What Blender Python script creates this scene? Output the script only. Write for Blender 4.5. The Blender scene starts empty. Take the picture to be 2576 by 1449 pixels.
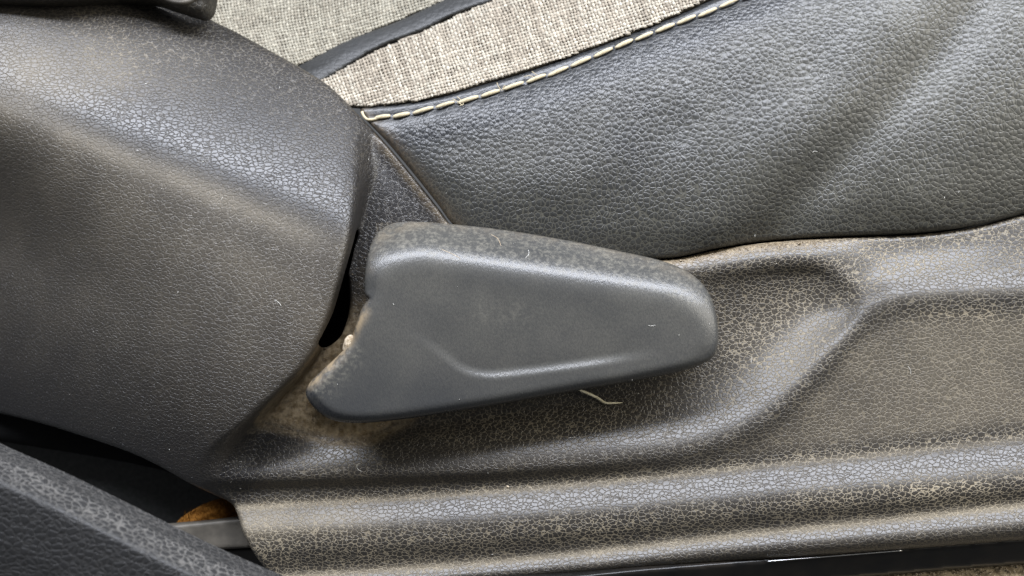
import bpy, bmesh, math, random
import numpy as np
from mathutils import Matrix, Vector, Quaternion

random.seed(4); rng = np.random.default_rng(4)
sc = bpy.context.scene
col = sc.collection

# ------------------------------------------------------------------ frame
# Lengths are first laid out in units of U on a plane that leans back 40 degrees
# (the side of the seat as one looks down at it through the door), h = relief towards the door.
U = 0.36 / 2576
DIST = 2290.0
T = math.radians(40)
AX = Vector((1, 0, 0)); AY = Vector((0, math.sin(T), math.cos(T))); AZ = Vector((0, -math.cos(T), math.sin(T)))
R = Matrix((AX, AY, AZ)).transposed()
Rn = np.array([AX, AY, AZ])            # rows
ORG = np.array([0.0, 0.0, 0.40])

def P(x, y, h):
    """plane place (x right, y down) + relief h -> world metres"""
    x = np.asarray(x, float); y = np.asarray(y, float); h = np.asarray(h, float)
    k = (DIST - h) / DIST
    L = np.stack([(x - 1288) * k, (724.5 - y) * k, h + 0 * x], -1) * U
    return L @ Rn + ORG

# ------------------------------------------------------------------ camera
cam_d = bpy.data.cameras.new('camera'); cam = bpy.data.objects.new('camera', cam_d); col.objects.link(cam)
cam.matrix_world = Matrix.Translation(Vector(ORG) + AZ * DIST * U) @ R.to_4x4()
cam_d.sensor_width = 36; cam_d.lens = 36 * DIST / 2576
cam_d.clip_start = 0.01; cam_d.clip_end = 100
cam_d.dof.use_dof = True; cam_d.dof.focus_distance = (DIST - 40) * U; cam_d.dof.aperture_fstop = 8
sc.camera = cam

# ------------------------------------------------------------------ light
w = bpy.data.worlds.new('World'); sc.world = w; w.use_nodes = True
bg = w.node_tree.nodes['Background']; bg.inputs[0].default_value = (0.92, 0.95, 1.0, 1); bg.inputs[1].default_value = 0.12
def area(name, d, dist, sx, sy, power, colr, aim=(0, 0, 0)):
    l = bpy.data.lights.new(name, 'AREA'); l.shape = 'RECTANGLE'; l.size = sx; l.size_y = sy; l.energy = power; l.color = colr
    o = bpy.data.objects.new(name, l); col.objects.link(o)
    a = Vector(ORG) + (AX * aim[0] + AY * aim[1] + AZ * aim[2])
    v = (AX * d[0] + AY * d[1] + AZ * d[2]).normalized()
    o.location = a + v * dist
    o.rotation_euler = v.to_track_quat('Z', 'Y').to_euler()
    return o
area('ceiling_lamp', (0.0, 0.80, 0.58), 1.2, 2.5, 0.25, 62, (0.87, 0.905, 1.0))
area('door_opening', (0.80, 0.30, 0.52), 1.3, 0.7, 0.7, 9, (1.0, 0.95, 0.84))
sc.view_settings.view_transform = 'Standard'; sc.view_settings.look = 'None'
sc.view_settings.exposure = 0.22; sc.view_settings.gamma = 1
sc.cycles.max_bounces = 6

# ------------------------------------------------------------------ numeric helpers
def spline(pts, closed=False, step=6.0):
    p = np.array(pts, float); n = len(p); out = []
    rngi = range(n if closed else n - 1)
    for i in rngi:
        if closed: a, b, c, d = p[(i-1) % n], p[i], p[(i+1) % n], p[(i+2) % n]
        else: a, b, c, d = p[max(i-1, 0)], p[i], p[i+1], p[min(i+2, n-1)]
        L = np.linalg.norm(c - b); m = max(2, int(L / step))
        da = max(np.linalg.norm(b - a), 1e-6) ** .5; db = max(L, 1e-6) ** .5; dc = max(np.linalg.norm(d - c), 1e-6) ** .5
        t1 = (b - a) / da - (c - a) / (da + db) + (c - b) / db if np.linalg.norm(b - a) > 1e-6 else (c - b) / db
        t2 = (c - b) / db - (d - b) / (db + dc) + (d - c) / dc if np.linalg.norm(d - c) > 1e-6 else (c - b) / db
        t1 = t1 * db; t2 = t2 * db
        t = np.linspace(0, 1, m, endpoint=False)[:, None]
        out.append((2*t**3 - 3*t**2 + 1) * b + (t**3 - 2*t**2 + t) * t1 + (-2*t**3 + 3*t**2) * c + (t**3 - t**2) * t2)
    if not closed: out.append(p[-1:])
    return np.concatenate(out)

def nearest(poly, X, Y, closed=True):
    """distance, nearest point, segment side to a polyline"""
    a = poly; b = np.roll(poly, -1, 0)
    if not closed: a, b = poly[:-1], poly[1:]
    X = X.ravel(); Y = Y.ravel(); N = len(X)
    D = np.empty(N); NX = np.empty(N); NY = np.empty(N); SD = np.empty(N)
    ab = b - a; l2 = (ab**2).sum(1) + 1e-12
    for s in range(0, N, 20000):
        x = X[s:s+20000, None]; y = Y[s:s+20000, None]
        t = np.clip(((x - a[:, 0]) * ab[:, 0] + (y - a[:, 1]) * ab[:, 1]) / l2, 0, 1)
        qx = a[:, 0] + t * ab[:, 0]; qy = a[:, 1] + t * ab[:, 1]
        d = (x - qx)**2 + (y - qy)**2
        k = d.argmin(1); r = np.arange(len(k))
        D[s:s+20000] = np.sqrt(d[r, k]); NX[s:s+20000] = qx[r, k]; NY[s:s+20000] = qy[r, k]
        SD[s:s+20000] = ab[k, 0] * (y[:, 0] - a[k, 1]) - ab[k, 1] * (x[:, 0] - a[k, 0])
    return D, NX, NY, SD

def inside(poly, X, Y):
    x = X.ravel(); y = Y.ravel(); c = np.zeros(len(x), bool)
    n = len(poly)
    for i in range(n):
        x1, y1 = poly[i]; x2, y2 = poly[(i+1) % n]
        if y1 == y2: continue
        m = ((y1 > y) != (y2 > y)) & (x < (x2 - x1) * (y - y1) / (y2 - y1) + x1)
        c ^= m
    return c

def sstep(a, b, x):
    t = np.clip((x - a) / (b - a), 0, 1); return t * t * (3 - 2 * t)

def lined(pts, X, Y, sig, closed=False):
    """soft band round a polyline: 1 on it, gauss fall-off"""
    D = nearest(spline(pts), X, Y, False)[0].reshape(X.shape)
    return np.exp(-(D / sig)**2)

def vnoise(X, Y, s, seed=0):
    r = np.random.default_rng(seed); G = r.random((64, 64))
    u = X / s; v = Y / s; i = np.floor(u).astype(int); j = np.floor(v).astype(int); f = u - i; g = v - j
    f = f*f*(3-2*f); g = g*g*(3-2*g)
    q = lambda a, b: G[a % 64, b % 64]
    return (q(i, j)*(1-f)+q(i+1, j)*f)*(1-g) + (q(i, j+1)*(1-f)+q(i+1, j+1)*f)*g

def fbm(X, Y, s, seed=0):
    return (vnoise(X, Y, s, seed) * .5 + vnoise(X, Y, s/2.1, seed+1) * .3 + vnoise(X, Y, s/4.3, seed+2) * .2)

def pchip(xk, yk, x):
    h = np.diff(xk); d = np.diff(yk) / h; m = np.zeros(len(xk))
    for i in range(1, len(xk) - 1):
        if d[i-1] * d[i] > 0:
            w1 = 2*h[i] + h[i-1]; w2 = h[i] + 2*h[i-1]
            m[i] = (w1 + w2) / (w1 / d[i-1] + w2 / d[i])
    m[0] = d[0]; m[-1] = d[-1]
    k = np.clip(np.searchsorted(xk, x) - 1, 0, len(h) - 1)
    t = (x - xk[k]) / h[k]
    tc = np.clip(t, 0, 1)
    v = (2*tc**3-3*tc**2+1)*yk[k] + (tc**3-2*tc**2+tc)*h[k]*m[k] + (-2*tc**3+3*tc**2)*yk[k+1] + (tc**3-tc**2)*h[k]*m[k+1]
    v = v + np.where(t > 1, (t-1)*h[k]*m[k+1], 0) + np.where(t < 0, t*h[k]*m[k], 0)
    return v

class Field:
    """height raster with bilinear look-up"""
    def __init__(s, x0, y0, st, A): s.x0, s.y0, s.st, s.A = x0, y0, st, A
    def __call__(s, X, Y):
        u = np.clip((X - s.x0) / s.st, 0, s.A.shape[1] - 1.001); v = np.clip((Y - s.y0) / s.st, 0, s.A.shape[0] - 1.001)
        i = u.astype(int); j = v.astype(int); f = u - i; g = v - j; A = s.A
        return (A[j, i]*(1-f)+A[j, i+1]*f)*(1-g) + (A[j+1, i]*(1-f)+A[j+1, i+1]*f)*g
def blur(A, s):
    n = int(3*s) + 1; k = np.exp(-.5*(np.arange(-n, n+1)/s)**2); k /= k.sum()
    A = np.pad(A, n, mode='edge')
    A = np.apply_along_axis(lambda r: np.convolve(r, k, 'valid'), 0, A)
    return np.apply_along_axis(lambda r: np.convolve(r, k, 'valid'), 1, A)

# ------------------------------------------------------------------ object helpers
def tag(o, label=None, cat=None, group=None, kind=None):
    if label: o['label'] = label
    if cat: o['category'] = cat
    if group: o['group'] = group
    if kind: o['kind'] = kind
    return o
def thing(name, label, cat, at):
    o = bpy.data.objects.new(name, None); col.objects.link(o); o.location = Vector(at); o.empty_display_size = .02
    return tag(o, label, cat, kind='thing')
def origin(parent):
    o = Vector((0, 0, 0))
    while parent: o = o + parent.location; parent = parent.parent
    return np.array(o)
def mesh_obj(name, V, F, m, parent=None, attrs={}, smooth=True, at=None):
    off = origin(parent) if at is None else np.array(at)
    me = bpy.data.meshes.new(name); me.from_pydata((np.asarray(V) - off).tolist(), [], F)
    for k, a in attrs.items():
        a = np.asarray(a, np.float32)
        if a.ndim == 1: me.attributes.new(k, 'FLOAT', 'POINT').data.foreach_set('value', a)
        else: me.attributes.new(k, 'FLOAT_COLOR', 'POINT').data.foreach_set('color', a.ravel())
    if smooth: me.polygons.foreach_set('use_smooth', [True] * len(me.polygons))
    me.materials.append(m); me.update()
    o = bpy.data.objects.new(name, me); col.objects.link(o)
    if parent: o.parent = parent
    if at is not None: o.location = Vector(at)
    return o

def sheet(name, outline, hf, m, parent=None, cell=5.0, r=10.0, drop=60.0, attrs={}, holes=(), inset=0.0, at=None):
    """a moulded skin: outline filled with a relief, its rim rolled over by r and turned in by drop"""
    lo = outline.min(0) - cell; hi = outline.max(0) + cell
    gx = np.arange(lo[0], hi[0] + cell, cell); gy = np.arange(lo[1], hi[1] + cell, cell)
    X, Y = np.meshgrid(gx, gy); nx = len(gx); ny = len(gy)
    ins = inside(outline, X, Y)
    for hpoly in holes: ins &= ~inside(hpoly, X, Y)
    ins = ins.reshape(X.shape)
    q = ins[:-1, :-1].astype(int) + ins[1:, :-1] + ins[:-1, 1:] + ins[1:, 1:]
    jj, ii = np.nonzero(q >= 3)
    F = np.stack([jj*nx+ii, (jj+1)*nx+ii, (jj+1)*nx+ii+1, jj*nx+ii+1], 1)
    used, inv = np.unique(F, return_inverse=True); F = inv.reshape(F.shape)
    x = X.ravel()[used].copy(); y = Y.ravel()[used].copy()
    E = np.concatenate([F[:, [0, 1]], F[:, [1, 2]], F[:, [2, 3]], F[:, [3, 0]]])
    key = {}
    for a, b in E.tolist(): key[(a, b)] = 1
    bnd = [(a, b) for (a, b) in key if (b, a) not in key]
    bv = np.unique(np.array(bnd))
    loops = [outline] + list(holes)
    best = None
    for lp in loops:
        D, NX, NY, _ = nearest(lp, x[bv], y[bv])
        if best is None: best = [D, NX, NY]
        else:
            k = D < best[0]
            for c, n in zip(best, (D, NX, NY)): c[k] = n[k]
    x[bv] = best[1]; y[bv] = best[2]
    # even out the rim and the rows next to it
    Ea = np.concatenate([F[:, [0, 1]], F[:, [1, 2]], F[:, [2, 3]], F[:, [3, 0]]]); Ea = np.concatenate([Ea, Ea[:, ::-1]])
    near = np.zeros(len(x), bool); near[bv] = True; isb = near.copy()
    for _ in range(2):
        q2 = near.copy(); q2[Ea[near[Ea[:, 0]], 1]] = True; near = q2
    inn = near & ~isb
    B = np.array(bnd)
    for _ in range(3):
        sx = np.zeros(len(x)); sy = sx.copy(); cn = sx.copy()
        np.add.at(sx, B[:, 0], x[B[:, 1]]); np.add.at(sy, B[:, 0], y[B[:, 1]]); np.add.at(cn, B[:, 0], 1)
        np.add.at(sx, B[:, 1], x[B[:, 0]]); np.add.at(sy, B[:, 1], y[B[:, 0]]); np.add.at(cn, B[:, 1], 1)
        px = .5 * x[bv] + .5 * sx[bv] / cn[bv]; py = .5 * y[bv] + .5 * sy[bv] / cn[bv]
        bb = None
        for lp in loops:
            Dq, NX, NY, _u = nearest(lp, px, py)
            if bb is None: bb = [Dq, NX, NY]
            else:
                kq = Dq < bb[0]
                for c, nq in zip(bb, (Dq, NX, NY)): c[kq] = nq[kq]
        x[bv] = bb[1]; y[bv] = bb[2]
        sx = np.zeros(len(x)); sy = sx.copy(); cn = sx.copy()
        np.add.at(sx, Ea[:, 0], x[Ea[:, 1]]); np.add.at(sy, Ea[:, 0], y[Ea[:, 1]]); np.add.at(cn, Ea[:, 0], 1)
        x[inn] = sx[inn] / cn[inn]; y[inn] = sy[inn] / cn[inn]
    # relax the rows next to the rim
    D = None
    for lp in loops:
        d = nearest(lp, x, y)[0]; D = d if D is None else np.minimum(D, d)
    D[bv] = 0
    h = hf(x, y)
    if r > 0:
        t = np.clip(1 - D / r, 0, 1); h = h - r * (1 - np.sqrt(np.maximum(0, 1 - t*t)))
    V = P(x, y, h)
    A = {k: f(x, y) for k, f in attrs.items()}
    n = len(x); mp = {int(v): n + i for i, v in enumerate(bv)}
    down = -np.array(AZ) * U
    dv = np.full(len(bv), float(drop))
    if holes: dv[nearest(outline, x[bv], y[bv])[0] > 1] = 16.0
    V2 = V[bv] + down * dv[:, None]
    F = [tuple(f) for f in F.tolist()] + [(b, a, mp[a], mp[b]) for a, b in bnd]
    V = np.concatenate([V, V2])
    A = {k: np.concatenate([a, a[bv]]) for k, a in A.items()}
    return mesh_obj(name, V, F, m, parent, A, at=at)

def tube(pts3, rad, seg=8, flat=1.0, cap=True):
    """swept tube through world points; rad scalar or list"""
    p = np.asarray(pts3, float); n = len(p); rad = np.broadcast_to(np.asarray(rad, float), (n,))
    t = np.gradient(p, axis=0); t /= np.linalg.norm(t, axis=1)[:, None] + 1e-12
    up = np.array(AZ); s = np.cross(t, up); s /= np.linalg.norm(s, axis=1)[:, None] + 1e-12
    u = np.cross(s, t)
    a = np.linspace(0, 2*math.pi, seg, endpoint=False)
    V = (p[:, None] + rad[:, None, None] * (np.cos(a)[None, :, None] * s[:, None] + flat * np.sin(a)[None, :, None] * u[:, None])).reshape(-1, 3)
    F = []
    for i in range(n - 1):
        for k in range(seg):
            F.append((i*seg+k, i*seg+(k+1) % seg, (i+1)*seg+(k+1) % seg, (i+1)*seg+k))
    if cap: F.append(tuple(range(seg))[::-1]); F.append(tuple((n-1)*seg + k for k in range(seg)))
    return V, F

# ------------------------------------------------------------------ materials
class N:
    def __init__(s, name):
        s.m = bpy.data.materials.new(name); s.m.use_nodes = True; s.t = s.m.node_tree; s.n = s.t.nodes
        s.b = s.n['Principled BSDF']
    def add(s, kind, **kw):
        n = s.n.new(kind)
        for k, v in kw.items(): setattr(n, k, v)
        return n
    def set(s, sock, v):
        if isinstance(v, bpy.types.NodeSocket): s.t.links.new(v, sock)
        elif v is not None: sock.default_value = v
    def math(s, op, a, b=None, c=None, clamp=False):
        n = s.add('ShaderNodeMath', operation=op, use_clamp=clamp)
        for i, v in enumerate((a, b, c)): s.set(n.inputs[i], v)
        return n.outputs[0]
    def mapr(s, v, a, b, c=0.0, d=1.0, kind='SMOOTHSTEP'):
        n = s.add('ShaderNodeMapRange', interpolation_type=kind)
        for i, q in zip(range(5), (v, a, b, c, d)): s.set(n.inputs[i], q)
        return n.outputs[0]
    def mix(s, f, a, b):
        n = s.add('ShaderNodeMix', data_type='RGBA')
        s.set(n.inputs[0], f)
        for sk, v in ((n.inputs[6], a), (n.inputs[7], b)):
            s.set(sk, v if isinstance(v, bpy.types.NodeSocket) else (*v, 1))
        return n.outputs[2]
    def noise(s, vec, scale, detail=3, rough=.55, dist=0.0):
        n = s.add('ShaderNodeTexNoise'); s.set(n.inputs['Vector'], vec); n.inputs['Scale'].default_value = scale
        n.inputs['Detail'].default_value = detail; n.inputs['Roughness'].default_value = rough; n.inputs['Distortion'].default_value = dist
        return n
    def vor(s, vec, scale, feature='DISTANCE_TO_EDGE', rnd=1.0):
        n = s.add('ShaderNodeTexVoronoi', feature=feature); s.set(n.inputs['Vector'], vec); n.inputs['Scale'].default_value = scale
        n.inputs['Randomness'].default_value = rnd
        return n
    def attr(s, name): return s.add('ShaderNodeAttribute', attribute_name=name).outputs['Fac']
    def obj(s): return s.add('ShaderNodeTexCoord').outputs['Object']
    def warp(s, vec, scale, amt):
        n = s.noise(vec, scale, 2)
        a = s.add('ShaderNodeVectorMath', operation='SUBTRACT'); s.set(a.inputs[0], n.outputs['Color']); a.inputs[1].default_value = (.5, .5, .5)
        b = s.add('ShaderNodeVectorMath', operation='SCALE'); s.set(b.inputs[0], a.outputs[0]); b.inputs['Scale'].default_value = amt
        c = s.add('ShaderNodeVectorMath', operation='ADD'); s.set(c.inputs[0], vec); s.set(c.inputs[1], b.outputs[0])
        return c.outputs[0]
    def bump(s, h, dist, strength=1.0, prev=None):
        n = s.add('ShaderNodeBump'); s.set(n.inputs['Height'], h); n.inputs['Distance'].default_value = dist; n.inputs['Strength'].default_value = strength
        if prev is not None: s.set(n.inputs['Normal'], prev)
        return n.outputs[0]
    def out(s, color=None, rough=None, normal=None, spec=None, metal=None):
        b = s.b
        if color is not None: s.set(b.inputs['Base Color'], color if isinstance(color, bpy.types.NodeSocket) else (*color, 1))
        if rough is not None: s.set(b.inputs['Roughness'], rough)
        if normal is not None: s.set(b.inputs['Normal'], normal)
        if spec is not None: s.set(b.inputs['Specular IOR Level'], spec)
        if metal is not None: s.set(b.inputs['Metallic'], metal)
        return s.m

DUST = (0.29, 0.26, 0.19)
def grained(name, scale=680, base=(0.0095, 0.0098, 0.0118), line=0.095, bumpd=0.00010, r0=.325, dome=.12, dust=(.30, .255, .183), netc=(.325, .275, .19)):
    n = N(name); c = n.obj(); mp = n.add('ShaderNodeMapping'); n.set(mp.inputs['Vector'], c); mp.inputs['Scale'].default_value = (.80, 1.08, 1.08); wv = n.warp(mp.outputs[0], 800, 0.0012)
    v = n.vor(wv, scale); d = v.outputs['Distance']
    v2 = n.vor(wv, scale, 'F1')
    cellr = v2.outputs['Color']
    groove = n.mapr(d, 0.015, line, 1.0, 0.0)
    big = n.noise(c, 60, 2, .5).outputs['Fac']; fine = n.noise(c, 2600, 3, .6).outputs['Fac']
    film = n.attr('film'); net = n.attr('net'); dirt = n.attr('dirt')
    var = n.mapr(big, .3, .7, .85, 1.12)
    fl = n.math('MULTIPLY', film, n.math('MULTIPLY', var, n.mapr(fine, .25, .75, .6, 1.3)))
    ln = n.math('MULTIPLY', n.math('MULTIPLY', groove, net), n.mapr(big, .25, .65, .75, 1.1))
    f = n.math('ADD', fl, ln, clamp=True)
    colr = n.mix(n.math('MINIMUM', ln, 1.0), n.mix(fl, base, dust), netc)
    dn = n.noise(c, 420, 5, .65).outputs['Fac']
    dcol = n.mix(n.mapr(dn, .3, .7), (0.15, 0.10, 0.045), (0.46, 0.36, 0.22))
    dk = n.math('MULTIPLY', dirt, n.mapr(n.noise(c, 700, 4, .6).outputs['Fac'], .25, .6, .55, 1.1), clamp=True)
    colr = n.mix(dk, colr, dcol)
    rg = n.math('ADD', n.math('MULTIPLY', f, .40), r0, clamp=True)
    rg = n.math('MAXIMUM', rg, n.math('MULTIPLY', dk, .95))
    hgt = n.math('ADD', n.mapr(d, 0.0, line * 1.25), n.math('MULTIPLY', n.mapr(d, 0, .45), dome))
    hgt = n.math('MULTIPLY', hgt, n.math('SUBTRACT', 1.0, n.math('MULTIPLY', dk, .8)))
    hgt = n.math('ADD', hgt, n.math('MULTIPLY', fine, .12))
    return n.out(colr, rg, n.bump(hgt, bumpd), .5)
M_trim = grained('trim_plastic')
M_pillar = grained('pillar_plastic', scale=520, base=(0.012, 0.0123, 0.013), line=.12, bumpd=.00016, r0=.5, dust=(.17, .165, .155), netc=(.20, .19, .175))
M_back = grained('backrest_vinyl', scale=420, base=(0.01, 0.0095, 0.0085), r0=.5)

def leather(name, scale=600, r0=.34):
    n = N(name); c = n.obj(); wv = n.warp(c, 500, 0.0010)
    d = n.vor(wv, scale).outputs['Distance']
    f1 = n.vor(wv, scale, 'SMOOTH_F1').outputs['Distance']
    fine = n.noise(c, 2400, 3, .6).outputs['Fac']; big = n.noise(c, 45, 4).outputs['Fac']
    film = n.attr('film'); net = n.attr('net'); dirt = n.attr('dirt')
    groove = n.mapr(d, 0.0, .10, 1, 0)
    f = n.math('ADD', n.math('MULTIPLY', film, n.math('MULTIPLY', n.mapr(big, .3, .7, .85, 1.1), n.mapr(fine, .25, .75, .75, 1.2))), n.math('MULTIPLY', groove, net), clamp=True)
    colr = n.mix(f, (0.012, 0.0136, 0.0168), (0.36, 0.335, 0.24))
    dk = n.math('MULTIPLY', dirt, n.mapr(n.noise(c, 800, 4, .6).outputs['Fac'], .3, .65, .2, 1.0), clamp=True)
    colr = n.mix(dk, colr, (0.17, 0.125, 0.075))
    hgt = n.math('ADD', n.math('MULTIPLY', n.mapr(d, 0, .16), .45), n.math('ADD', n.math('MULTIPLY', n.mapr(f1, .75, .1, 0, 1, 'LINEAR'), .9), n.math('MULTIPLY', fine, .06)))
    grain = n.attr('grain')
    hgt = n.math('MULTIPLY', hgt, grain)
    rg = n.math('ADD', n.math('MULTIPLY', f, .4), r0, clamp=True)
    return n.out(colr, rg, n.bump(hgt, 0.00018), .5)
M_leather = leather('bolster_leather'); M_strip = leather('strip_leather', 430, .50)

def lever_mat():
    n = N('lever_plastic'); c = n.obj()
    sv = n.add('ShaderNodeMapping'); n.set(sv.inputs['Vector'], c); sv.inputs['Scale'].default_value = (1.0, .45, .45); sv.inputs['Rotation'].default_value = (0, .5, .35)
    fine = n.noise(sv.outputs[0], 2300, 3, .6).outputs['Fac']
    big = n.noise(c, 70, 5, .62).outputs['Fac']; mid = n.noise(c, 260, 5, .65).outputs['Fac']
    film = n.attr('film'); dirt = n.attr('dirt'); blot = n.attr('blotch')
    f = n.math('MULTIPLY', film, n.math('MULTIPLY', n.mapr(big, .3, .7, .88, 1.1), n.mapr(fine, .25, .75, .75, 1.2)))
    b = n.math('MULTIPLY', blot, n.mapr(n.noise(c, 620, 5, .7).outputs['Fac'], .42, .70, 0, .30))
    f = n.math('ADD', f, b, clamp=True)
    colr = n.mix(f, (0.019, 0.0215, 0.026), (0.35, 0.325, 0.255))
    dk = n.math('MULTIPLY', dirt, n.mapr(mid, .35, .6, .15, 1.0), clamp=True)
    colr = n.mix(dk, colr, (0.33, 0.25, 0.15))
    sp = n.vor(c, 300, 'F1'); spk = n.math('MULTIPLY', n.mapr(sp.outputs['Distance'], .05, .09, 1, 0), n.math('GREATER_THAN', n.noise(c, 330, 0).outputs['Fac'], .62))
    rg = n.math('ADD', n.math('MULTIPLY', f, .45), .26, clamp=True)
    return n.out(colr, rg, n.bump(fine, 0.00010), .5)
M_lever = lever_mat()

def simple(name, c1, c2, scale, rough, bumpd=0.0, metal=0.0, spec=.5, s2=None):
    n = N(name); c = n.obj(); f = n.noise(c, scale, 5, .6).outputs['Fac']
    nm = n.bump(n.noise(c, s2 or scale * 4, 4, .6).outputs['Fac'], bumpd) if bumpd else None
    return n.out(n.mix(n.mapr(f, .3, .7), c1, c2), rough, nm, spec, metal)
M_black = simple('black_gloss', (0.006, 0.006, 0.006), (0.014, 0.012, 0.010), 90, .28, 0.00004, spec=.3)
M_dark = simple('light_stop_dark', (0.01, 0.01, 0.0105), (0.016, 0.016, 0.016), 50, .9, spec=.05)
M_metal = simple('grey_metal', (0.06, 0.054, 0.044), (0.11, 0.098, 0.08), 120, .55, 0.00003, .2)
M_bright = simple('glint_metal', (0.55, 0.55, 0.55), (0.7, 0.7, 0.7), 200, .25, 0.0, 1.0)
M_sand = simple('sandy_carpet', (0.16, 0.12, 0.07), (0.42, 0.34, 0.22), 500, .95, 0.0006, s2=900)
M_carpet = simple('black_carpet', (0.07, 0.072, 0.07), (0.10, 0.10, 0.098), 600, .95, 0.0006, spec=.05)
M_straw = simple('dry_straw', (0.74, 0.66, 0.44), (0.88, 0.82, 0.62), 900, .6)
M_lint = simple('white_lint', (0.75, 0.73, 0.66), (0.85, 0.84, 0.8), 400, .8)
M_felt = simple('orange_felt', (0.14, 0.055, 0.009), (0.32, 0.145, 0.03), 500, .95, spec=.1)
M_dirt = simple('dried_dirt', (0.24, 0.18, 0.11), (0.55, 0.46, 0.34), 900, .95, 0.0003)
def thread_mat():
    n = N('stitch_thread'); c = n.obj()
    wv = n.add('ShaderNodeTexWave', wave_type='BANDS', bands_direction='DIAGONAL'); n.set(wv.inputs['Vector'], c); wv.inputs['Scale'].default_value = 3.2; wv.inputs['Distortion'].default_value = 1.0
    mp = n.add('ShaderNodeMapping'); n.set(mp.inputs['Vector'], c); mp.inputs['Scale'].default_value = (.25, 1, 1); mp.inputs['Rotation'].default_value = (0, 0, .25)
    g = n.noise(mp.outputs[0], 22, 4).outputs['Fac']
    return n.out(n.mix(n.mapr(g, .3, .7), (0.42, 0.35, 0.22), (0.60, 0.53, 0.37)), .75, n.bump(g, 0.0002, .4), .3)
M_thread = thread_mat()
def yarn_mat():
    n = N('woven_yarn'); c = n.obj()
    a = n.add('ShaderNodeAttribute', attribute_name='tint')
    g = n.noise(c, 2500, 3, .65).outputs['Fac']
    mm = n.add('ShaderNodeMix', data_type='RGBA', blend_type='MULTIPLY'); mm.inputs[0].default_value = 1
    n.set(mm.inputs[6], a.outputs['Color']); n.set(mm.inputs[7], n.mix(n.mapr(g, .3, .7), (.62, .60, .56), (1.05, 1.04, 1.02)))
    return n.out(mm.outputs[2], .85, n.bump(g, 0.0002), .25)
M_yarn = yarn_mat()
M_cloth = simple('cloth_backing', (0.10, 0.085, 0.065), (0.16, 0.14, 0.11), 900, .9)

# ================================================================== RELIEFS
ST = 4.0; X0, Y0, X1, Y1 = -620, -320, 3320, 1640
RX, RY = np.meshgrid(np.arange(X0, X1, ST), np.arange(Y0, Y1, ST))
xs = RX[0]; ys = RY[:, 0]
def itp(xk, vk): return np.interp(xs, xk, vk)
def smooth1(v, s=8):
    k = np.exp(-.5*(np.arange(-3*s, 3*s+1)/s)**2); k /= k.sum(); return np.convolve(np.pad(v, 3*s, mode='edge'), k, 'valid')
def IT(xk, vk, s=8):
    v = itp(xk, vk)
    if xk[-1] >= 2800: v = v + np.maximum(0, xs - xk[-1]) * (vk[-1] - vk[-2]) / (xk[-1] - xk[-2])
    return smooth1(v, s)

# --- trim right of the recliner bulge: feature lines running left to right
l0y = IT([560, 900, 1000, 1100, 1200, 1400, 1700, 1900, 2100, 2300, 2450, 2576, 2800], [240, 285, 395, 520, 600, 640, 650, 612, 597, 590, 572, 540, 475], 4)
l0h = IT([560, 900, 1000, 1100, 1200, 1400, 1700, 1900, 2100, 2576], [-150, -150, -125, -105, -85, -55, -20, -8, 0, 0])
l1y = l0y + 42
l1h = l0h + IT([900, 1300, 1650, 1900, 2080, 2200, 2576], [-4, 0, 18, 25, 24, 11, 10])
l2y = IT([560, 900, 1000, 1100, 1300, 1500, 1700, 1900, 2000, 2100, 2180, 2260, 2576, 2800], [420, 420, 500, 610, 720, 750, 748, 722, 706, 690, 680, 668, 640, 600])
l2h = IT([560, 900, 1000, 1200, 1500, 1700, 1820, 1900, 2000, 2060, 2120, 2180, 2260, 2576], [-140, -130, -120, -95, -70, -50, -42, -34, -14, 6, 24, 27, 26, 26], 4)
l3y = IT([560, 700, 820, 1000, 1200, 1500, 1820, 1900, 2000, 2100, 2180, 2260, 2576, 2800], [1060, 1080, 1100, 1080, 1050, 1000, 880, 836, 782, 732, 712, 705, 690, 650])
l3h = IT([560, 700, 820, 1000, 1200, 1500, 1820, 1900, 2000, 2060, 2120, 2180, 2260, 2576], [-95, -90, -80, -72, -62, -52, -40, -30, -8, 14, 34, 43, 44, 44], 4)
l4y = IT([560, 820, 1000, 1200, 1500, 1700, 1820, 1910, 2000, 2100, 2180, 2250, 2400, 2576, 2800], [1205, 1197, 1190, 1182, 1160, 1135, 1105, 1062, 988, 885, 790, 752, 742, 735, 725], 4)
l4h = IT([560, 700, 820, 1000, 1200, 1500, 1820, 2000, 2100, 2180, 2260, 2576], [-75, -55, -30, -8, 8, 20, 40, 58, 64, 65, 64, 64])
l5y = l4y + IT([560, 1000, 1500, 1820, 2000, 2180, 2576], [30, 32, 38, 52, 60, 52, 60])
l5h = l4h - IT([560, 1000, 1500, 1820, 2000, 2180, 2576], [30, 29, 26, 21, 16, 11, 9])
l6y = IT([560, 700, 820, 1000, 1200, 1500, 1820, 2000, 2180, 2400, 2576, 2800], [1276, 1268, 1260, 1250, 1236, 1211, 1179, 1160, 1143, 1119, 1098, 1072])
l6h = l5h - IT([560, 1000, 1500, 1820, 2000, 2180, 2576], [4, 4, 5, 5, 15, 20, 23])
l7y = l6y + IT([560, 1000, 2000, 2576], [70, 82, 92, 108]); l7h = l6h + IT([560, 800, 1500, 2576], [31, 38, 42, 49])
l6by = l6y + (l7y - l6y) * .12; l6bh = l6h + (l7h - l6h) * .09; l7ay = l6y + (l7y - l6y) * .84; l7ah = l6h + (l7h - l6h) * .90
q3 = IT([1750, 1980, 2200, 2300], [0, 1, 1, 0]); l3by = (1 - q3) * (l4y - IT([820, 1500, 1900, 2180, 2576], [70, 95, 70, 26, 24])) + q3 * (l3y + l4y) / 2; l3bh = (1 - q3) * (l4h - IT([820, 1500, 1900, 2180, 2576], [28, 40, 32, 11, 10])) + q3 * (l3h * .55 + l4h * .45)
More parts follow.
